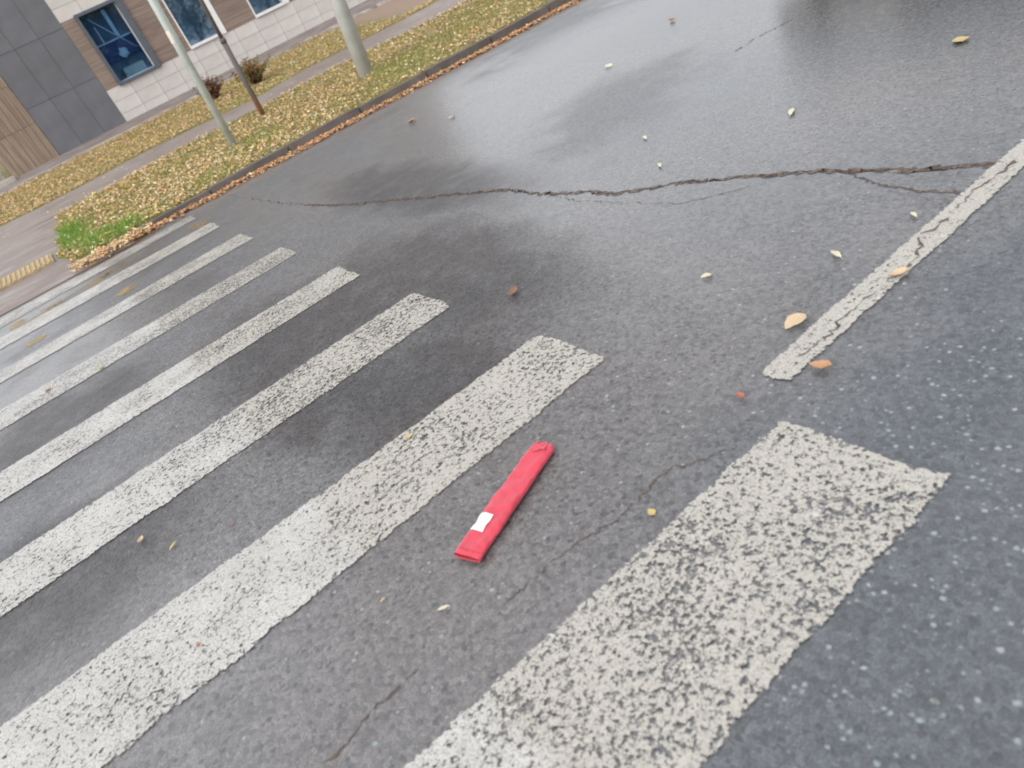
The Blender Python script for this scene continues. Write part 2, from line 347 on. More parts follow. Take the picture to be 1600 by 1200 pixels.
# ------------------------------------------------------------------ ground, road and its crack
g = link('ground', mesh_from('ground', [(-400, -400, -.06), (400, -400, -.06), (400, 400, -.06), (-400, 400, -.06)], [(0, 1, 2, 3)], M['soil'])); tag(g, kind='structure')
crack_px = [(375, 308), (410, 313), (440, 318), (480, 320), (520, 321), (570, 317), (620, 312), (660, 309), (700, 304), (745, 301), (790, 296), (830, 302), (870, 303), (915, 300), (960, 302), (1000, 297), (1050, 287), (1100, 283), (1150, 277), (1230, 271), (1300, 267), (1380, 267), (1450, 265), (1520, 259), (1580, 254)]
cw = [ground(q) for q in crack_px]
cy = np.array([c[1] for c in cw])[::-1]; cx = np.array([c[0] for c in cw])[::-1]
ys = np.concatenate([[-9.0, -4.0, -.5, .2], np.arange(.36, 7.12, .03), [YK+.02]])
V, Fc, mi = [], [], []
for y in ys:
    inside = .36 < y < 7.1
    if inside:
        x = float(np.interp(y, cy, cx)) + random.gauss(0, .006) + .010*math.sin(y*23) + .006*math.sin(y*61)
        wd = .5*max(.003, (.014 + .012*max(0, min(1, (2.2-y)/1.4)) + .004*math.sin(y*9))*random.uniform(.5, 1.25))
        if y > 5.5: wd *= .7
        if y < .5 or y > 6.9: wd *= .4
    else: x = float(np.interp(y, cy, cx)); wd = .0008
    dep = -.016 if inside else -.001
    V += [(-70, y, 0), (x-wd, y, 0), (x-wd*.3, y, dep), (x+wd*.3, y, dep), (x+wd, y, 0), (95, y, 0)]
for i in range(len(ys)-1):
    a, b2 = i*6, (i+1)*6
    for k in range(5):
        Fc.append((a+k, a+k+1, b2+k+1, b2+k)); mi.append(1 if 1 <= k <= 3 else 0)
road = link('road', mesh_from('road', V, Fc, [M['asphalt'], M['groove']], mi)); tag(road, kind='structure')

def strip_paint(name, x0, x1, y0a, y1a, y0b, y1b, z, wear, mat, jag=.006, step=.05, parent=road, rnd=.0):
    """painted bar from x0 to x1; at x0 it spans y0a..y1a and at x1 y0b..y1b; UV = metres to long edge / to the ends"""
    n = max(2, int((x1-x0)/step)); bm = bmesh.new(); uvl = bm.loops.layers.uv.new('UVMap'); rows = []
    for i in range(n+1):
        t = i/n; x = x0+(x1-x0)*t; ya = y0a+(y0b-y0a)*t + random.gauss(0, jag*.5); yb = y1a+(y1b-y1a)*t + random.gauss(0, jag*.5)
        row = []
        for k in range(5):
            s = k/4; xx = x + (random.gauss(0, jag) if i in (0, n) else 0)
            if rnd and i == 0: xx += rnd*(2*s-1)**2
            row.append((bm.verts.new((xx, ya+(yb-ya)*s, z)), min(s, 1-s)*abs(yb-ya), min(t, 1-t)*(x1-x0)))
        rows.append(row)
    for i in range(n):
        for k in range(4):
            q = [rows[i][k], rows[i+1][k], rows[i+1][k+1], rows[i][k+1]]
            f = bm.faces.new([a[0] for a in q])
            for lp, a in zip(f.loops, q): lp[uvl].uv = (a[1], a[2])
    me = bpy.data.meshes.new(name); bm.to_mesh(me); bm.free(); me.materials.append(mat)
    o = link(name, me, parent); o['wear'] = wear; return o
ST = [  # far/near edges of each crosswalk bar at the photographed end (x = 0) and at x = -1.9; wear
    (.000, .394, -.012, .418, .45), (1.032, 1.399, .99, 1.422, .44), (2.006, 2.372, 1.986, 2.386, .455), (2.974, 3.318, 2.972, 3.352, .452),
    (4.010, 4.362, 4.003, 4.402, .465), (5.039, 5.424, 5.035, 5.372, .46), (6.096, 6.50, 6.084, 6.529, .45), (7.09, 7.40, 6.96, 7.42, .48)]
stripes = []
for i, (a, bb, a2, b2, wr) in enumerate(ST):
    k = 4.0/1.9
    o = strip_paint('crosswalk_stripe', -4.0, 0.0, a+(a2-a)*k, bb+(b2-bb)*k, a, bb, .004, wr, M['paint'])
    stripes.append(o)
strip_paint('crosswalk_stripe', -4.0, 0.0, -1.0, -.6, -1.0, -.6, .004, .43, M['paint'])
cl = strip_paint('centre_line', .115, 9.0, .462, .558, .42, .535, .004, .40, M['paint'], jag=.004, rnd=.012)
for px, rx, ry in (((180, 421), .16, .10), ((200, 453), .10, .07), ((28, 506), .09, .10), ((55, 534), .10, .06), ((150, 440), .18, .09), ((95, 470), .20, .08), ((70, 488), .22, .06), ((310, 352), .10, .12), ((210, 402), .2, .06)):
    c = ground(px); n = 22; v = [(c[0], c[1], .0025)]; fs = []
    me = bpy.data.meshes.new('yellow_paint_patch'); bm = bmesh.new(); uvl = bm.loops.layers.uv.new('UVMap')
    cv = bm.verts.new((c[0], c[1], .0025)); ring = []
    for k in range(n):
        th = 2*math.pi*k/n; r = random.uniform(.75, 1.2); ring.append(bm.verts.new((c[0]+rx*r*math.cos(th), c[1]+ry*1.6*r*math.sin(th), .0025)))
    for k in range(n):
        f = bm.faces.new((cv, ring[k], ring[(k+1) % n]))
        for lp, d in zip(f.loops, (.05, 0, 0)): lp[uvl].uv = (d, .05)
    bm.to_mesh(me); bm.free(); me.materials.append(M['ypaint']); o = link('yellow_paint_patch', me, road); o['wear'] = .53 if rx < .15 else .57
def crack_strip(pts, width, z, jit=.005, step=.014):
    P = [np.array(p[:2]) for p in pts]; L = [P[0]]
    for a, b2 in zip(P[:-1], P[1:]):
        n = max(1, int(np.linalg.norm(b2-a)/step))
        for i in range(1, n+1): L.append(a+(b2-a)*i/n + rng.normal(0, jit, 2))
    V, Fc = [], []
    for i, p in enumerate(L):
        t = L[min(i+1, len(L)-1)]-L[max(i-1, 0)]; t = t/(np.linalg.norm(t)+1e-9); nn = np.array([-t[1], t[0]])
        wd = width*.36*random.uniform(.15, 1.3)*(0.3 if i in (0, len(L)-1) else 1)
        V += [(*(p+nn*wd), z), (*(p-nn*wd), z)]
    for i in range(len(L)-1): Fc.append((2*i, 2*i+1, 2*i+3, 2*i+2))
    return link('crack', mesh_from('crack', V, Fc, M['crack']), road)
crack_strip(cw[3:], .050, .002, jit=.009)
for pts, wd, z in (([(1330, 273), (1370, 288), (1440, 299), (1515, 303)], .02, .002), ([(860, 303), (900, 314), (985, 317), (1060, 318), (1110, 308), (1180, 290)], .008, .002),
                   ([(1150, 700), (1045, 735), (1000, 778), (960, 815), (900, 850), (850, 890), (790, 945)], .008, .002), ([(650, 1050), (590, 1100), (550, 1150), (505, 1199)], .012, .002),
                   ([(1592, 250), (1520, 300), (1478, 345), (1437, 372), (1432, 400), (1415, 425)], .014, .0062), ([(1405, 432), (1370, 455), (1310, 505), (1290, 535), (1245, 560)], .011, .0062),
                   ([(548, 523), (570, 532), (590, 538), (605, 530), (625, 545)], .006, .0062), ([(265, 575), (310, 545), (345, 528)], .007, .002), ([(1255, 22), (1180, 60), (1150, 80)], .018, .002),
                   ([(90, 445), (130, 425), (165, 415)], .010, .0062)):
    crack_strip([ground(q) for q in pts], wd, z)

# ------------------------------------------------------------------ lawn, path, pavement, kerb
def sheet(name, outline_fn, xs, ysn, dz, mat):
    V, Fc = [], []
    for x in xs:
        lo, hi = outline_fn(x)
        for k in range(ysn+1):
            y = lo+(hi-lo)*k/ysn; V.append((x, y, vz(x, y)+dz))
    m = ysn+1
    for i in range(len(xs)-1):
        for k in range(ysn): Fc.append((i*m+k, (i+1)*m+k, (i+1)*m+k+1, i*m+k+1))
    return link(name, mesh_from(name, V, Fc, mat))
xs_all = list(np.concatenate([np.arange(-40, -12, 4), np.arange(-12, 22, .5), np.arange(22, 62, 5)]))
lawn = sheet('grass_verge', lambda x: (YK+.10, 60.0), xs_all, 60, -.012, M['soil']); tag(lawn, kind='structure')
PL, PU = [], []     # path edges from the photograph
for q in ((91, 335), (135, 312), (200, 279), (300, 225), (362, 190), (440, 147), (540, 95), (700, 20)): p = verge(q); PL.append((p[0], p[1]))
for q in ((0, 351), (60, 325), (125, 294), (200, 252), (300, 200), (410, 154), (475, 110), (565, 62)): p = verge(q); PU.append((p[0], p[1]))
PLx, PLy = zip(*PL); PUx, PUy = zip(*PU)
def path_edge(x):
    lo = float(np.mean(PLy))*.6 + .4*float(np.interp(x, PLx, PLy)); hi = float(np.mean(PUy))*.6 + .4*float(np.interp(x, PUx, PUy))
    return lo+.06*math.sin(x*2.1), hi+.06*math.sin(x*1.7+1)
path = sheet('path', path_edge, list(np.arange(-14, 30, .4)), 4, .004, M['path']); tag(path, kind='structure')
def lawn_left(y):                          # ragged left edge of the lawn, beside the crossing
    k = [(7.4, -.55), (7.93, -.60), (8.0, -1.15), (8.6, -1.24), (9.6, -1.16), (11.8, -.97)]
    return float(np.interp(y, [a for a, _ in k], [b2 for _, b2 in k])) + .03*math.sin(y*7)
# pavement slab running from the crossing up to the path (its kerb is dropped)
V, Fc = [], []; yy = list(np.arange(7.55, path_edge(-2)[0]+.3, .06))
for y in yy:
    t = min(1, max(0, (y-7.55)/.36)); z = (vz(-2, y)+.008)*t + .006*(1-t)
    for s in np.linspace(0, 1, 5): V.append((-9 + (lawn_left(y)+9)*s, y, z))
for i in range(len(yy)-1):
    for k in range(4): a = i*5+k; Fc.append((a, a+1, a+6, a+5))
pav = link('pavement', mesh_from('pavement', V, Fc, M['path'])); tag(pav, kind='structure')
# kerb stones
kerb = empty('kerb', (0, YK, 0)); tag(kerb, 'low dark stone kerb along the leaf-covered lawn', 'kerb')
x = -.62
while x < 14:
    ln = random.choice((.98, 1.0, 1.02)); z = vz(x+ln/2, YK)+.022 + random.uniform(-.008, .008)
    if x < -.3: z -= .015
    me = box_me('kerb_stone', 0, ln-.012, 0, .15, -.2, 0, M['kerb'], .012)
    link('kerb_stone', me, kerb, (x, random.uniform(-.012, .012), z), (random.uniform(-.03, .03), random.uniform(-.006, .006)-.008, random.uniform(-.006, .006))); x += ln
# tactile strip
tp = [verge(q) for q in ((0, 445), (76, 400), (0, 460), (84, 410))]
ty0 = (tp[2][1]+tp[3][1])/2; ty1 = (tp[0][1]+tp[1][1])/2
tz = vz(-1.6, (ty0+ty1)/2)+.012
ts = empty('tactile_strip', (-1.3, ty0, tz)); tag(ts, 'worn yellow ribbed tactile strip across the pavement by the crossing', 'tactile paving')
slope = math.atan((vz(-1.6, ty1)-vz(-1.6, ty0))/(ty1-ty0)); ts.rotation_euler = (slope, 0, 0)
link('slab', box_me('slab', -3.2, 0, 0, ty1-ty0, -.05, .006, M['tactbase']), ts)
rib = box_me('rib', -.015, .015, .02, ty1-ty0-.02, .006, .016, M['tact'], .004)
for i in range(58): link('rib', rib, ts, (-.04-i*.053, 0, random.uniform(-.003, .001)))

# ------------------------------------------------------------------ building
K = .857
bld = empty('building', (-.0575, YB, .6308), (0, -.02, 0)); tag(bld, 'building clad in cream tiles, graphite panels and brown wood boards', 'building')
H_ALL, U_END = 12.6, 12.2
def fbox(name, u0, u1, v0, v1, d0, d1, mat, parent=bld, bevel=0):
    me = box_me(name, 0, (u1-u0)*K, d0, d1, 0, (v1-v0)*K, mat, bevel); return link(name, me, parent, (u0*K, 0, v0*K))
fbox('core_wall', -1.38, U_END-.03, -.3, H_ALL, .42, 9.0, M['joint'])
fbox('roof', -1.6, U_END+.2, H_ALL+.01, H_ALL+.35, -.12, 9.2, M['roof'])
fbox('side_wall', -1.41, -1.39, -.3, H_ALL, .02, .42, M['plank']); fbox('side_wall', U_END-.02, U_END, -.3, H_ALL, .02, .42, M['cream'])
GAP = .007
shared = {}
def piece(name, u0, u1, v0, v1, mat, d0=0.0, th=.022, gap=GAP):
    key = (name, round(u1-u0, 3), round(v1-v0, 3), mat.name)
    if key not in shared: shared[key] = box_me(name, gap/2, (u1-u0)*K-gap/2, 0, th, gap/2, (v1-v0)*K-gap/2, mat)
    return link(name, shared[key], bld, (u0*K, d0+random.uniform(-.0015, .0015), v0*K))
# wood planks at the left end
fbox('backing', -1.40, -.01, -.2, H_ALL, .022, .05, M['joint'])
vr = [-.02, 1.0, 2.05, 3.1, 4.15] + [5.9+i*2.2 for i in range(3)] + [H_ALL]
pu = np.linspace(-1.41, -.005, 9)
for a, b2 in zip(vr[:-1], vr[1:]):
    for k in range(8): piece('plank', pu[k], pu[k+1], a, b2, M['plank'], d0=random.choice((-.004, 0, .004)), gap=.008)
# graphite panels
fbox('backing', .0, 2.11, -.2, H_ALL, .024, .05, M['djoint'])
du = [0, .70, 1.405, 2.11]; dv = [-.02, 1.36, 2.75, 4.12, 5.5, 6.9, 8.3, 9.7, 11.1, H_ALL]
for a, b2 in zip(dv[:-1], dv[1:]):
    for k in range(3): piece('graphite_panel', du[k], du[k+1], a, b2, M['dark'], gap=.009)
# cream tiles and brown boards with windows
cu = [2.11] + [2.82+.7175*i for i in range(13)]; cu = [c for c in cu if c < U_END-.1] + [U_END]
fbox('backing', 2.11, U_END, -.2, .93, .024, .05, M['joint']); fbox('backing', 2.11, U_END, 2.88, 5.0, .024, .05, M['joint'])
for a, b2 in ((0, .23), (.23, .585), (.585, .935)):
    for k in range(len(cu)-1): piece('tile', cu[k], cu[k+1], a, b2, M['cream'])
for a, b2 in ((2.87, 3.22), (3.22, 3.58), (3.58, 3.94), (3.94, 4.3), (4.3, 4.65), (4.65, 5.0)):
    for k in range(len(cu)-1): piece('tile', cu[k], cu[k+1], a, b2, M['cream'])
wins = [(2.52, 3.89), (4.93, 6.18), (7.24, 8.49), (9.55, 10.8)]
solid = []; u = 2.11
for a, b2 in wins: solid.append((u, a)); u = b2
solid.append((u, U_END))
bv = np.linspace(.935, 2.87, 6)
for a, b2 in solid:
    fbox('backing', a, b2, .93, 2.88, .024, .05, M['joint'])
    for k in range(5): piece('board', a, b2, bv[k], bv[k+1], M['board'], gap=.004)
def window(u0, u1, v0, v1, style):
    wr = empty('window', (0, 0, 0)); wr.parent = bld; wr.location = (u0*K, 0, v0*K)
    W, Hh = (u1-u0)*K, (v1-v0)*K
    def wb(name, x0, x1, y0, y1, z0, z1, mat, bev=.004): return link(name, box_me(name, x0, x1, y0, y1, z0, z1, mat, bev), wr)
    fm = M['frame'] if style == 'grey' else M['white']
    wb('room_back', .01, W-.01, .36, .40, .01, Hh-.01, M['room'] if style == 'grey' else M['shade'], 0)
    if style == 'grey':
        t = .075
        wb('frame', 0, t, -.05, .34, 0, Hh, fm); wb('frame', W-t*1.9, W, -.05, .34, 0, Hh, fm)
        wb('frame', t, W-t*1.9, -.05, .34, Hh-t, Hh, fm); wb('sill', t, W-t*1.9, -.06, .34, 0, t*.9, fm)
        wb('glazing_bead', W-t*1.9-.022, W-t*1.9-.002, .05, .09, t, Hh-t, M['white'], 0)
        wb('glazing_bead', t+.002, W-t*1.9-.024, .05, .08, t*.9+.002, t*.9+.018, M['pipe'], 0)
        wb('pane', t+.002, W-t*1.9-.024, .093, .099, t*.9, Hh-t, M['clear'], 0)
        zc = t + (Hh-t)*.52
        wb('blind', t+.01, W-t*1.9-.03, .30, .32, t+.45, zc, M['roomblue'], 0); wb('rail', t+.01, W-t*1.9-.03, .15, .17, zc, zc+.035, M['pipe'], 0)
        wb('pipe', W*.55, W*.55+.085, .15, .17, zc+.05, Hh-t-.04, M['pipe'], 0); wb('pipe', W*.24, W*.24+.03, .15, .165, zc+.04, zc+.42, M['pipe'], 0)
        p0, p1 = (W*.22, .13, Hh*.90), (W*.80, .13, Hh*.36); link('pipe', tube_me('pipe', [p0, p1], [.013, .013], M['pipe'], 8), wr)
        bm = bmesh.new(); bmesh.ops.create_icosphere(bm, subdivisions=2, radius=.13)
        for v in bm.verts: v.co = Vector((v.co.x*.95, v.co.y*.4, v.co.z*(1.0 if v.co.z > 0 else .9))) * (1+.22*math.sin(v.co.x*40+v.co.z*31))
        me = bpy.data.meshes.new('bag'); bm.to_mesh(me); bm.free(); me.materials.append(M['pipe']); link('bag', me, wr, (W*.50, .18, Hh*.36))
        wb('box', W*.28, W*.75, .22, .27, t+.01, t+.24, M['zinc'], 0)
    else:
        t = .035
        wb('jamb', 0, t, -.02, .30, 0, Hh, fm); wb('jamb', W-.155, W, -.02, .30, 0, Hh, fm)
        wb('head', t, W-.155, -.02, .30, Hh-.05, Hh, fm); wb('sill', t, W-.155, -.045, .30, .0, .075, fm)
        wb('frame', W-.215, W-.157, .05, .12, .076, Hh-.051, M['joint'], .003)
        wb('pane', t+.002, W-.217, .08, .086, .076, Hh-.051, M['glass'], 0)
window(wins[0][0], wins[0][1], .90, 2.915, 'grey')
for a, b2 in wins[1:]: window(a, b2, .94, 2.87, 'white')
# upper storeys: bays of cladding and windows
for s in range(3):
    v0 = 5.0+s*2.54; v1 = v0+2.54; wv0, wv1 = v0+.45, v0+2.2
    fbox('backing', 2.11, U_END, v0, wv0, .024, .05, M['joint']); fbox('backing', 2.11, U_END, wv1, v1, .024, .05, M['joint'])
    for k in range(0, len(cu)-1, 2):
        e = min(k+2, len(cu)-1)
        piece('tile', cu[k], cu[e], v0, wv0, M['cream']); piece('tile', cu[k], cu[e], wv1, v1, M['cream'])
    for a, b2 in solid: fbox('backing', a, b2, wv0, wv1, .024, .05, M['joint']); piece('board', a, b2, wv0, wv1, M['board'])
    for a, b2 in wins: window(a, b2, wv0, wv1, 'white')
# paved apron along the wall with a pale broken edging
ae = [verge(q) for q in ((0, 306), (100, 256), (174, 220), (300, 158), (400, 105), (460, 75), (560, 22))]
ay = float(np.median([p[1] for p in ae])); 
ap = []; fs = []
for i, x in enumerate(np.arange(-9, 11.5, .5)):
    z = vz(x, ay)+.02; zb = vz(x, YB)+.012
    ap += [(x, ay, z), (x, YB+.3, zb)]
    if i: a = 2*(i-1); fs.append((a, a+2, a+3, a+1))
apron = link('apron', mesh_from('apron', ap, fs, M['apron'])); tag(apron, kind='structure')
x = -9.0
while x < 11.0:
    ln = random.uniform(.7, 1.3); zc = vz(x+ln/2, ay)
    bm = bmesh.new(); bmesh.ops.create_cube(bm, size=1); bmesh.ops.subdivide_edges(bm, edges=bm.edges, cuts=2, use_grid_fill=True)
    for v in bm.verts:
        v.co = Vector(((v.co.x+.5)*(ln-.02), (v.co.y)*.15, v.co.z*.24-.10)) + Vector((0, random.gauss(0, .012), random.gauss(0, .006 if x < 4 else .016)))
    me = bpy.data.meshes.new('edging_stone'); bm.to_mesh(me); bm.free(); me.materials.append(M['edging'])
    link('edging_stone', me, apron, (x, ay-.04, zc+.008), (0, -.019, 0)); x += ln
# low concrete ledge left of the building
lp = verge((4, 291))
led = empty('concrete_ledge', (lp[0], YB-.7, vz(-2, YB-.7))); tag(led, 'low pale concrete ledge beside the left corner of the building', 'ledge')
link('slab', box_me('slab', -5, .35, -.25, .3, -.2, .12, M['edging'], .02), led); link('rail', box_me('rail', -5, .15, .75, .83, -.2, .34, M['edging'], .01), led)

# ------------------------------------------------------------------ grass and fallen leaves
def in_strip(n, x0, x1, y0fn, y1fn):
    X = rng.uniform(x0, x1, n); lo = np.array([y0fn(x) for x in X]); hi = np.array([y1fn(x) for x in X]); return X, lo+(hi-lo)*rng.uniform(0, 1, n)
def vzn(X, Y): return np.array([vz(x, y) for x, y in zip(X, Y)])
def patchy(X, Y, s=1.0, o=0.0):
    return .5+.25*(np.sin(X*2.3*s+o)*np.cos(Y*2.9*s+1.3*o)+np.sin(X*.9*s-Y*1.7*s+o*2))+.12*np.sin(X*7.1*s+Y*5.3*s+o)
near_lo = lambda x: YK+.13
near_hi = lambda x: path_edge(x)[0]
far_lo = lambda x: path_edge(x)[1]
far_hi = lambda x: ay-.12
def lush(X, Y):
    a = 1.3*np.exp(-(((X+.62)/.36)**2+((Y-8.35)/.42)**2)) + 1.1*np.exp(-(((X+1.0)/.24)**2+((Y-9.6)/1.1)**2))
    a += .4*np.exp(-(((X-1.36)/.16)**2+((Y-9.32)/.2)**2)) + .35*np.exp(-(((X-3.45)/.22)**2+((Y-9.55)/.25)**2)) + .35*np.exp(-(((X-1.55)/.4)**2+((Y-9.3)/.6)**2)) + .25*np.exp(-(((X-3.75)/.5)**2+((Y-9.5)/.7)**2)) + .35*np.exp(-(((X-.55)/.35)**2+((Y-8.5)/.5)**2))
    return np.clip(a, 0, 1)
def clip_left(X, Y):
    L = np.array([lawn_left(y) for y in Y]); return X > L
def blades(n, x0, x1, lo, hi, near, seed):
    X, Y = in_strip(n, x0, x1, lo, hi)
    if near: k = clip_left(X, Y); X, Y = X[k], Y[k]
    pt = patchy(X, Y, 1.0, seed); lu = lush(X, Y) if near else 0*X
    keep = rng.uniform(0, 1, len(X)) < np.clip(.25+.9*pt+lu, 0, 1); X, Y, pt, lu = X[keep], Y[keep], pt[keep], lu[keep]
    bare = (X > 6.6) & (Y > 14.4); X, Y, pt, lu = X[~bare], Y[~bare], pt[~bare], lu[~bare]
    m = len(X); Z = vzn(X, Y)-.012; h = rng.uniform(.025, .065, m)*(1+.9*lu); wd = rng.uniform(.003, .006, m)*(1+.4*lu); th = rng.uniform(0, 2*np.pi, m)
    ln = rng.normal(0, .03, (m, 2))*(1+.8*lu[:, None])
    V = np.zeros((m, 3, 3)); V[:, 0] = np.stack([X-wd*np.cos(th), Y-wd*np.sin(th), Z], 1); V[:, 1] = np.stack([X+wd*np.cos(th), Y+wd*np.sin(th), Z], 1)
    V[:, 2] = np.stack([X+ln[:, 0], Y+ln[:, 1], Z+h], 1)
    g1 = np.array([.27, .275, .085]); g2 = np.array([.44, .36, .16]); gl = np.array([.17, .31, .045])
    t = rng.uniform(0, 1, (m, 1))*.6 + .4*pt[:, None]; col = g2*(1-t)+g1*t; col = col*(1-lu[:, None])+gl*lu[:, None]; col *= rng.uniform(.7, 1.35, (m, 1))
    return V, col
A = blades(90000, -1.35, 9.5, near_lo, near_hi, True, 0.3); B = blades(60000, -6, 9.5, far_lo, far_hi, False, 1.9)
gr = link('grass', soup('grass', np.concatenate([A[0], B[0]]), 3, np.concatenate([A[1], B[1]]), M['grass'])); tag(gr, 'short green and yellowing grass growing through fallen leaves', 'grass', kind='stuff')
PAL = 1.12*np.array([[.68, .46, .22], [.74, .54, .30], [.76, .62, .42], [.56, .36, .16], [.44, .26, .13], [.60, .47, .17], [.80, .69, .50], [.62, .33, .18]])
def litter(X, Y, Z, size, palw, lift=.02, tilt=.45):
    m = len(X); s = rng.uniform(size[0], size[1], m); th = rng.uniform(0, 2*np.pi, m)
    nx = rng.normal(0, tilt, m); ny = rng.normal(0, tilt, m)
    c, sn = np.cos(th), np.sin(th); V = np.zeros((m, 5, 3)); z0 = Z+rng.uniform(.004, lift, m)
    sh = [(-1.0, 0), (-.2, -.62), (.75, -.42), (1.1, .05), (.1, .66)]
    for k, (a, b2) in enumerate(sh):
        a2 = a*rng.uniform(.8, 1.2, m); b3 = b2*rng.uniform(.7, 1.2, m)+rng.normal(0, .05, m); dx = (a2*c-b3*sn)*s*.5; dy = (a2*sn+b3*c)*s*.5
        V[:, k] = np.stack([X+dx, Y+dy, z0+np.abs(dx*nx+dy*ny)*.9+rng.uniform(0, .012, m)*(abs(a) > .5)], 1)
    ci = rng.choice(len(PAL), m, p=np.array(palw)/sum(palw)); return V, PAL[ci]*rng.uniform(.75, 1.2, (m, 1))
VS, CS = [], []
X, Y = in_strip(25000, -1.4, 9.5, near_lo, near_hi); k = clip_left(X, Y); X, Y = X[k], Y[k]
keep = rng.uniform(0, 1, len(X)) < np.clip(1.25-.8*patchy(X, Y, 1.0, .3)-.62*np.clip(lush(X, Y), 0, 1)-.09*np.clip(X-.3, 0, 5), .12, 1); X, Y = X[keep], Y[keep]
v, c = litter(X, Y, vzn(X, Y), (.026, .068), (4, 5, 3.5, 3, 1, 4, 3, 2), .03); VS.append(v); CS.append(c)
X, Y = in_strip(28000, -6, 9.5, far_lo, far_hi); keep = (rng.uniform(0, 1, len(X)) < np.clip(1.3-.75*patchy(X, Y, 1.0, 1.9)-.06*np.clip(X, 0, 8), .1, 1)) & ~((X > 6.6) & (Y > 14.4)); X, Y = X[keep], Y[keep]
v, c = litter(X, Y, vzn(X, Y), (.03, .07), (4, 4, 2.5, 3.5, 1.2, 4, 1.6, 3), .03); VS.append(v); CS.append(c)
n = 4200; X = rng.uniform(-1.1, 10, n); Y = YK-.015-np.abs(rng.normal(0, .11, n)); sel = (X > -.5) | (rng.uniform(0, 1, n) < .5); X, Y = X[sel], Y[sel]
v, c = litter(X, Y, 0*X+.002, (.025, .06), (3, 1.5, .5, 4, 2, .6, .4, 10), .025, .3); VS.append(v); CS.append(c)
n = 500; X = rng.uniform(-1.2, -.35, n); Y = rng.normal(7.72, .12, n); v, c = litter(X, Y, 0*X+.02, (.03, .065), (4, 5, 3, 3, 1.5, 2, 3, 2), .05); VS.append(v); CS.append(c)
n = 130; X = rng.uniform(-3, 9, n); Y = rng.uniform(11, 13.6, n); sel = np.array([path_edge(x)[0] < y < path_edge(x)[1] for x, y in zip(X, Y)]); X, Y = X[sel], Y[sel]
v, c = litter(X, Y, vzn(X, Y)+.006, (.03, .06), (3, 4, 4, 2, 1, 2, 3, 1), .012, .15); VS.append(v); CS.append(c)
lf = link('leaf_litter', soup('leaf_litter', np.concatenate(VS), 5, np.concatenate(CS), M['leaf'])); tag(lf, 'yellow and tan fallen leaves carpeting the lawn and the gutter', 'fallen leaves', kind='stuff')

# ------------------------------------------------------------------ posts and shrubs
def lean(px0, px1, base, h):
    """direction of a post from its base through the picture point px1, at the depth of the base"""
    d = ray(px1); nrm = base-CAM; nrm[2] = 0; t = ((base-CAM)@nrm)/(d@nrm); top = CAM+d*t
    return base + (top-base)*(h/(top[2]-base[2]))
b0 = verge((367, 230)); t0 = lean(None, (238, 0), b0, 3.2)
o = empty('sign_post', b0-np.array([0, 0, .03])); tag(o, 'galvanised steel post with a paper remnant, nearest the crossing', 'post')
D = Vector(t0-b0); link('tube', tube_me('tube', [(0, 0, -.15), tuple(D*.5), tuple(D)], [.050, .050, .050], M['zinc'], 18), o)
link('cap', tube_me('cap', [tuple(D*1.0), tuple(D*1.006)], [.054, .050], M['black'], 18), o)
f = .80/1.0
hz = (CAM[2]-.12)
def on_post(px, base, topv):
    d = ray(px); best = min(np.linspace(0, 1, 400), key=lambda s: np.linalg.norm(np.cross(base+(topv-base)*s-CAM, d/np.linalg.norm(d)))); return best
s0 = on_post((270, 52), b0, t0)
a = D*(s0-.022); c2 = D*(s0+.022)
st = tube_me('sticker', [tuple(a), tuple(c2)], [.053, .053], M['sticker'], 18, cap=False); bm = bmesh.new(); bm.from_mesh(st)
bmesh.ops.delete(bm, geom=[fc for fc in bm.faces if fc.calc_center_median().dot(Vector(RT)) > Vector(D*s0).dot(Vector(RT))+.012], context='FACES'); bm.to_mesh(st); bm.free(); link('sticker', st, o)
b1 = verge((412, 181)); t1 = lean(None, (314, 0), b1, 2.6)
o = empty('rusty_post', b1-np.array([0, 0, .02])); tag(o, 'thin rusty steel post standing between the two pale posts', 'post')
D = Vector(t1-b1); s1 = on_post((345, 62), b1, t1)
link('tube', tube_me('tube', [(0, 0, -.15), tuple(D*s1*.5), tuple(D*s1)], [.040, .040, .039], M['rust'], 12), o)
link('tube', tube_me('tube', [tuple(D*(s1-.01)), tuple(D)], [.029, .029], M['rust'], 12), o)
link('clamp', tube_me('clamp', [tuple(D*(s1-.012)), tuple(D*(s1+.012))], [.047, .045], M['rust'], 12), o)
b2_ = verge((572, 119)); t2 = lean(None, (526, 0), b2_, 7.5)
o = empty('lamp_post', b2_-np.array([0, 0, .03])); tag(o, 'thick pale grey tapering street lamp post on the lawn', 'lamp post')
D = Vector(t2-b2_); link('shaft', tube_me('shaft', [(0, 0, -.2), tuple(D*.25), tuple(D*.6), tuple(D)], [.112, .103, .085, .062], M['lampgrey'], 24), o)
tp_ = D; arm = [tuple(tp_), tuple(tp_+Vector((-.05, -.5, .35))), tuple(tp_+Vector((-.05, -1.4, .5)))]; link('arm', tube_me('arm', arm, [.04, .035, .03], M['lampgrey'], 12), o)
link('lamp_head', box_me('lamp_head', -.13, .13, -.35, .35, -.06, .06, M['lampgrey'], .04), o, tuple(tp_+Vector((-.05, -1.7, .5))))
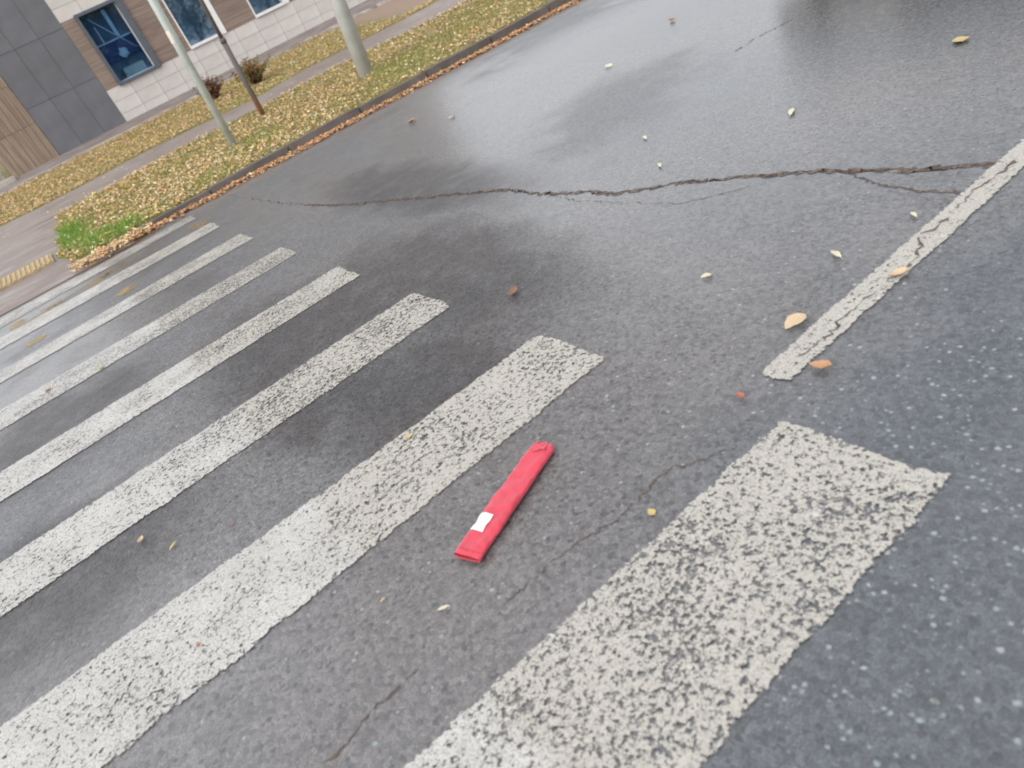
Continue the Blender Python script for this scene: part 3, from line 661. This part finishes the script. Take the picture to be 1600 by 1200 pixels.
def shrub(px, r, h, cols, label, nst, nlf):
    b = verge(px); o = empty('shrub', b); tag(o, label, 'shrub', 'shrubs by the wall')
    V, Fc = [], []; tips = []
    for i in range(nst):
        th = random.uniform(0, 6.283); sp = random.uniform(.1, 1)*r; hh = h*random.uniform(.55, 1.1)*(1-.35*sp/r)
        p = [Vector((.05*math.cos(th), .05*math.sin(th), -.03)), Vector((sp*.45*math.cos(th), sp*.45*math.sin(th), hh*.55)), Vector((sp*math.cos(th+.3), sp*math.sin(th+.3), hh))]
        base = len(V)
        for j, q in enumerate(p):
            rr = (.007, .005, .0025)[j]
            for k in range(3): V.append(q+Vector((rr*math.cos(k*2.094), rr*math.sin(k*2.094), 0)))
        for j in range(2):
            for k in range(3): Fc.append((base+j*3+k, base+j*3+(k+1) % 3, base+j*3+3+(k+1) % 3, base+j*3+3+k))
        tips.append(p)
    link('stems', mesh_from('stems', V, Fc, M['stem']), o)
    pts = []
    for i in range(nlf):
        p = random.choice(tips); t = random.uniform(.3, 1.05); q = p[0].lerp(p[1], t*2) if t < .5 else p[1].lerp(p[2], t*2-1); pts.append(q+Vector((random.gauss(0, .025), random.gauss(0, .025), random.gauss(0, .02))))
    pts = np.array([tuple(q) for q in pts]); m = len(pts); V = np.zeros((m, 4, 3)); th = rng.uniform(0, 6.28, m); ph = rng.uniform(-1, 1, m); s = rng.uniform(.018, .04, m)
    ax = np.stack([np.cos(th)*np.cos(ph), np.sin(th)*np.cos(ph), np.sin(ph)], 1)*s[:, None]; ay2 = np.cross(ax, rng.normal(0, 1, (m, 3))); ay2 = ay2/np.linalg.norm(ay2, axis=1)[:, None]*s[:, None]*.4
    V[:, 0] = pts-ax; V[:, 1] = pts+ay2; V[:, 2] = pts+ax; V[:, 3] = pts-ay2
    cc = np.array(cols)[rng.integers(0, len(cols), m)]*rng.uniform(.7, 1.3, (m, 1)); link('foliage', soup('foliage', V, 4, cc, M['leaf']), o)
shrub((338, 156), .34, .50, [(.17, .05, .035), (.22, .085, .05), (.12, .10, .035), (.10, .045, .03)], 'small wine-red shrub by the wall, beside the galvanised post', 60, 900)
shrub((404, 130), .48, .50, [(.26, .20, .075), (.20, .17, .055), (.30, .15, .06), (.22, .10, .05), (.16, .16, .05)], 'wider olive and rust coloured shrub behind the rusty post', 90, 1700)

# ------------------------------------------------------------------ red cloth sleeve with a white label
SH = np.array([.000, -.012, 0])
n0 = (ground((710, 868))+ground((748, 880)))/2+SH; n1 = (ground((868, 700))+ground((838, 692)))/2+SH
axv = n1-n0; LEN = float(np.linalg.norm(axv)); ang = math.atan2(axv[1], axv[0])
slv = empty('cloth_sleeve', (n0[0], n0[1], .004), (0, 0, ang)); tag(slv, 'flat red cloth sleeve with a white label lying on the asphalt', 'sleeve')
NS, NT = 70, 40
def sec(s, th, shrink=0.0):
    a = .0415-.0045*s; b = .0118
    if s > .93: t = (s-.93)/.07; a *= math.sqrt(max(.02, 1-.93*t*t)); b *= math.sqrt(max(.03, 1-.8*t*t))
    if s < .03: b *= .8
    c, sn = math.cos(th), math.sin(th); ex = .50
    y = a*math.copysign(abs(c)**ex, c); z = b*math.copysign(abs(sn)**.75, sn)
    wr = .0012*math.sin(s*37+y*70)+.0010*math.sin(s*83-y*120+1.1)+.0014*math.sin(s*14+2)+.0009*math.sin(y*260+s*9)
    if s < .16: wr += .0016*math.sin(s*420)*(.16-s)/.16
    if s > .90: wr += .0035*math.sin(s*160+y*110)*(s-.90)/.1
    if sn > 0: z += wr*min(1, sn*2)-.0022*math.exp(-((y+.004)/.012)**2)
    y += .0007*math.sin(s*19)+.0003*math.sin(s*71+1)
    return y*(1-shrink), z*(1-shrink*2.2)+b*1.02
V, Fc = [], []
rows = [(.0 + .05*(1-i/4), .06) for i in range(5)][:-1] + [(0.0, .03)] + [(i/NS, 0.0) for i in range(NS+1)]
for s, shk in rows:
    for k in range(NT): y, z = sec(s, 2*math.pi*k/NT, shk); V.append((s*LEN, y, z))
nr_ = len(rows)
for i in range(nr_-1):
    for k in range(NT): Fc.append((i*NT+k, i*NT+(k+1) % NT, (i+1)*NT+(k+1) % NT, (i+1)*NT+k))
Fc.append(tuple((nr_-1)*NT+k for k in range(NT)))
link('body', mesh_from('body', V, Fc, [M['red'], M['redin']], [1 if f[0] < 4*NT else 0 for f in Fc], smooth=True), slv)
def patch(name, s0_, s1_, y0, y1, lift, mat, ns=16, ny=10, shape=None):
    V, Fc = [], []
    for i in range(ns+1):
        for j in range(ny+1):
            s = s0_+(s1_-s0_)*i/ns; y = y0+(y1-y0)*j/ny
            if shape: s, y = shape(s, y, i/ns, j/ny)
            a = .0415-.0045*s; th = math.acos(max(-1, min(1, math.copysign((abs(y)/a)**(1/.50), y)))); _, z = sec(s, th)
            V.append((s*LEN, y, z+lift(i/ns, j/ny)))
    for i in range(ns):
        for j in range(ny): a = i*(ny+1)+j; Fc.append((a, a+ny+1, a+ny+2, a+1))
    o = link(name, mesh_from(name, V, Fc, mat, smooth=True), slv); md = o.modifiers.new('thick', 'SOLIDIFY'); md.thickness = .0008; md.offset = -1; return o
patch('label', .176, .315, -.0055, .0335, lambda a, b: .0030, M['label'])
patch('end_flap', .885, .985, -.028, .024, lambda a, b: .0030+.0016*math.sin(a*9+b*5)+.0008*math.sin(b*21), M['red'], shape=lambda s, y, a, b: (s+.012*math.sin(b*7), y*(1-.25*a)+.004*a))

# ------------------------------------------------------------------ single leaves on the road
def leaf_mesh(kind, col, dark, seed):
    r = random.Random(seed); n = 9; V, Fc = [], []
    for i in range(n):
        t = i/(n-1); wd = {'oval': math.sin(math.pi*t**.75)**.8*.36, 'narrow': math.sin(math.pi*t)**.9*.15, 'curled': math.sin(math.pi*t**.85)**.8*.30}[kind]
        up = {'oval': .05*math.sin(t*3+seed), 'narrow': .06*math.sin(t*3), 'curled': .18*(2*t-1)**2}[kind]; cl_ = {'oval': .06, 'narrow': .04, 'curled': .22}[kind]
        off = r.gauss(0, .015)
        for k in (-1, -.5, 0, .5, 1): V.append((t-.5, wd*k*r.uniform(.9, 1.08)+off, up+cl_*abs(k)**1.5*(wd/.36)+r.gauss(0, .006)))
    for i in range(n-1):
        for k in range(4): a = i*5+k; Fc.append((a, a+1, a+6, a+5))
    b = len(V); V += [(-.5, .012, .02), (-.5, -.012, .02), (-.72, .008, .03), (-.72, -.008, .03)]; Fc.append((b, b+1, b+3, b+2))
    zmin = min(v[2] for v in V); V = [(x, y, z-zmin) for x, y, z in V]
    return mesh_from('fallen_leaf', V, Fc, leafmat('leaf_%s_%d' % (kind, seed), col, dark), smooth=True)
TAN, PALE, YEL, ORG, RED, BRN = (.58, .44, .28), (.62, .57, .42), (.54, .41, .17), (.46, .26, .14), (.45, .14, .08), (.24, .13, .09)
LV = [((1243, 507), 'oval', .075, TAN, 170, 'large round tan leaf beside the end of the centre line'), ((1283, 577), 'curled', .058, ORG, 110, 'curled orange-brown leaf right of the centre line end'),
      ((1307, 400), 'narrow', .062, PALE, 60, 'pale narrow leaf left of the middle of the centre line'), ((1428, 338), 'narrow', .045, PALE, 50, 'tiny pale leaf close to the left edge of the centre line'),
      ((1405, 432), 'curled', .055, TAN, 150, 'tan curled leaf lying on the white centre line'), ((1104, 434), 'oval', .038, PALE, 150, 'small pale leaf on bare asphalt between crosswalk and centre line'),
      ((804, 461), 'curled', .075, BRN, 40, 'curled brown leaf on asphalt beyond the end of the second nearest bar'), ((1237, 177), 'narrow', .095, PALE, 30, 'pale yellow leaf on wet asphalt beyond the long crack'),
      ((1500, 65), 'oval', .095, YEL, 40, 'yellowish leaf near the upper right corner of the road'), ((1050, 33), 'curled', .09, ORG, 60, 'tan leaf far up the road near the top edge'),
      ((951, 105), 'oval', .085, PALE, 80, 'pale leaf far up the road, left of the brownish damp patch'), ((1008, 217), 'narrow', .07, PALE, 60, 'whitish narrow leaf a little beyond the long crack'),
      ((1031, 260), 'narrow', .06, PALE, 55, 'thin pale sliver of leaf just above the long crack'), ((644, 192), 'curled', .12, ORG, 30, 'orange leaf on the road nearest the kerb'),
      ((1158, 622), 'curled', .030, RED, 70, 'small red-orange leaf between centre line end and nearest bar'), ((1019, 803), 'oval', .026, YEL, 80, 'small yellow leaf right of the red sleeve'),
      ((695, 953), 'narrow', .034, PALE, -30, 'pale pointed leaf just below the red sleeve'), ((223, 846), 'curled', .036, TAN, 70, 'tan curled leaf between second and third nearest bars'),
      ((272, 855), 'narrow', .038, YEL, 40, 'narrow straw coloured leaf beside the tan curled leaf'), ((160, 576), 'oval', .045, YEL, 20, 'small yellow leaf on the fifth nearest crosswalk bar'),
      ((78, 611), 'curled', .05, ORG, 40, 'small orange leaf on a crosswalk bar at the left edge'), ((641, 684), 'oval', .030, YEL, 10, 'yellowish leaf scrap on the second nearest crosswalk bar'),
      ((600, 940), 'narrow', .018, TAN, 0, 'tiny tan leaf scrap left of the pale pointed leaf'), ((363, 820), 'narrow', .030, BRN, 40, 'thin brown leaf scrap left of the second nearest bar'),
      ((312, 1010), 'oval', .014, RED, 0, 'tiny reddish scrap on the second nearest bar, lower left'), ((707, 184), 'oval', .07, TAN, 20, 'tan leaf right of the orange leaf near the kerb')]
for i, (px, kind, sz, col, a, lab) in enumerate(LV):
    P = ground(px); dk = tuple(c*.6 for c in col)
    o = link('fallen_leaf', leaf_mesh(kind, col, dk, i+1), None, (P[0], P[1], .0065), (0, 0, math.radians(a))); o.scale = (sz, sz, sz)
    tag(o, lab, 'leaf', 'single leaves fallen on the road')

# ------------------------------------------------------------------ car waiting up the road in the oncoming lane (only its reflection shows)
car = empty('car', (4.35, 2.88, 0)); tag(car, 'car in the oncoming lane, darkly mirrored in the wet asphalt at the top edge', 'car')
def loft(name, secs, mat, parent=car):
    V, Fc = [], []; n = len(secs[0][1])
    for xx, prof in secs: V += [(xx, y, z) for y, z in prof]
    for i in range(len(secs)-1):
        for k in range(n-1): a = i*n+k; Fc.append((a, a+1, a+n+1, a+n))
    Fc.append(tuple(range(n))); Fc.append(tuple((len(secs)-1)*n+k for k in range(n)))
    me = mesh_from(name, V, Fc, mat, smooth=False); bm = bmesh.new(); bm.from_mesh(me); bmesh.ops.recalc_face_normals(bm, faces=bm.faces); bm.to_mesh(me); bm.free()
    o = link(name, me, parent); md = o.modifiers.new('b', 'BEVEL'); md.width = .03; md.segments = 2; md.limit_method = 'ANGLE'; return o
def prof(wb, zt, zb=.20, wt=None):
    wt = wt or wb*.94; return [(-wb*.92, zb), (-wb, zb+.14), (-wb, zt-.16), (-wt, zt), (wt, zt), (wb, zt-.16), (wb, zb+.14), (wb*.92, zb)]
loft('body', [(.0, prof(.74, .62, .24)), (.10, prof(.83, .74)), (.55, prof(.87, .86)), (1.2, prof(.88, .95)), (2.3, prof(.88, .98)), (3.4, prof(.88, .99)), (4.1, prof(.86, 1.0)), (4.35, prof(.80, .9, .28))], M['carpaint'])
def cab(wb, zt): return [(-wb, .93), (-wb*.84, zt), (wb*.84, zt), (wb, .93)]
cb = loft('cabin', [(1.05, [(-.78, .93), (-.77, .97), (.77, .97), (.78, .93)]), (1.75, cab(.80, 1.42)), (2.6, cab(.81, 1.47)), (3.5, cab(.80, 1.43)), (4.15, [(-.74, .93), (-.70, 1.02), (.70, 1.02), (.74, .93)])], M['carglass'])
loft('roof', [(1.80, [(-.66, 1.41), (-.60, 1.46), (.60, 1.46), (.66, 1.41)]), (2.6, [(-.68, 1.45), (-.62, 1.51), (.62, 1.51), (.68, 1.45)]), (3.5, [(-.66, 1.41), (-.60, 1.47), (.60, 1.47), (.66, 1.41)])], M['carpaint'])
link('bumper', box_me('bumper', -.06, .12, -.78, .78, .20, .46, M['black'], .04), car); link('grille', box_me('grille', -.035, .05, -.42, .42, .50, .62, M['black'], .02), car)
link('number_plate', box_me('number_plate', -.075, -.061, -.26, .26, .30, .41, M['label'], .003), car)
for s in (-1, 1):
    link('headlight', box_me('headlight', -.01, .22, min(s*.48, s*.79), max(s*.48, s*.79), .54, .68, M['lens'], .04), car)
    link('mirror', box_me('mirror', 1.25, 1.40, min(s*.86, s*1.03), max(s*.86, s*1.03), .96, 1.09, M['carpaint'], .03), car)
    for xx in (.82, 3.45):
        wv = tube_me('wheel', [(0, -.10, 0), (0, -.08, 0), (0, .08, 0), (0, .10, 0)], [.28, .315, .315, .28], M['black'], 28); wo_ = link('wheel', wv, car, (xx, s*.80, .315))
        link('rim', tube_me('rim', [(0, s*.085, 0), (0, s*.108, 0), (0, s*.10, 0)], [.21, .20, .06], M['rim'], 20), wo_)

# ------------------------------------------------------------------ trees on the far side of the street, mirrored in the windows
def tree(x, y, h, cols, seed):
    rg = np.random.default_rng(seed); o = empty('street_tree', (x, y, -.06)); tag(o, 'autumn tree across the street, mirrored in the building windows', 'tree', 'trees across the street')
    V, Fc = [], []
    link('trunk', tube_me('trunk', [(0, 0, -.2), (.05, 0, h*.3), (.0, .1, h*.7), (.1, 0, h*.95)], [.17, .14, .08, .02], M['stem'], 10), o)
    for k in range(7):
        th = k*2.4; z = h*(.3+.08*k); ln = h*.28*(1-.07*k); link('limb', tube_me('limb', [(0, 0, z), (ln*.5*math.cos(th), ln*.5*math.sin(th), z+ln*.5), (ln*math.cos(th), ln*math.sin(th), z+ln*.8)], [.06, .04, .012], M['stem'], 6), o)
    nc = 60; cc = rg.normal(0, 1, (nc, 3)); cc /= np.linalg.norm(cc, axis=1)[:, None]; cc *= rg.uniform(.2, 1, (nc, 1))**.5; cc = cc*np.array([h*.30, h*.30, h*.36])+np.array([0, 0, h*.62])
    m = 5000; pts = cc[rg.integers(0, nc, m)]+rg.normal(0, h*.05, (m, 3)); s_ = rg.uniform(.06, .14, m); ax = rg.normal(0, 1, (m, 3)); ax = ax/np.linalg.norm(ax, axis=1)[:, None]*s_[:, None]
    bx_ = np.cross(ax, rg.normal(0, 1, (m, 3))); bx_ = bx_/np.linalg.norm(bx_, axis=1)[:, None]*s_[:, None]*.6
    V = np.stack([pts-ax, pts+bx_, pts+ax, pts-bx_], 1); link('crown', soup('crown', V, 4, np.array(cols)[rg.integers(0, len(cols), m)]*rg.uniform(.6, 1.3, (m, 1)), M['leaf']), o)
for i, (x, y, h) in enumerate(((-3, -15, 8.5), (3.0, -17, 9.5), (8.5, -15.5, 7.5), (14, -16, 9), (20, -17, 8.5), (26, -15.5, 8))):
    tree(x, y, h, [(.06, .10, .03), (.10, .12, .035), (.05, .085, .03)] if i % 2 else [(.14, .13, .035), (.07, .10, .03), (.20, .15, .04)], 100+i)
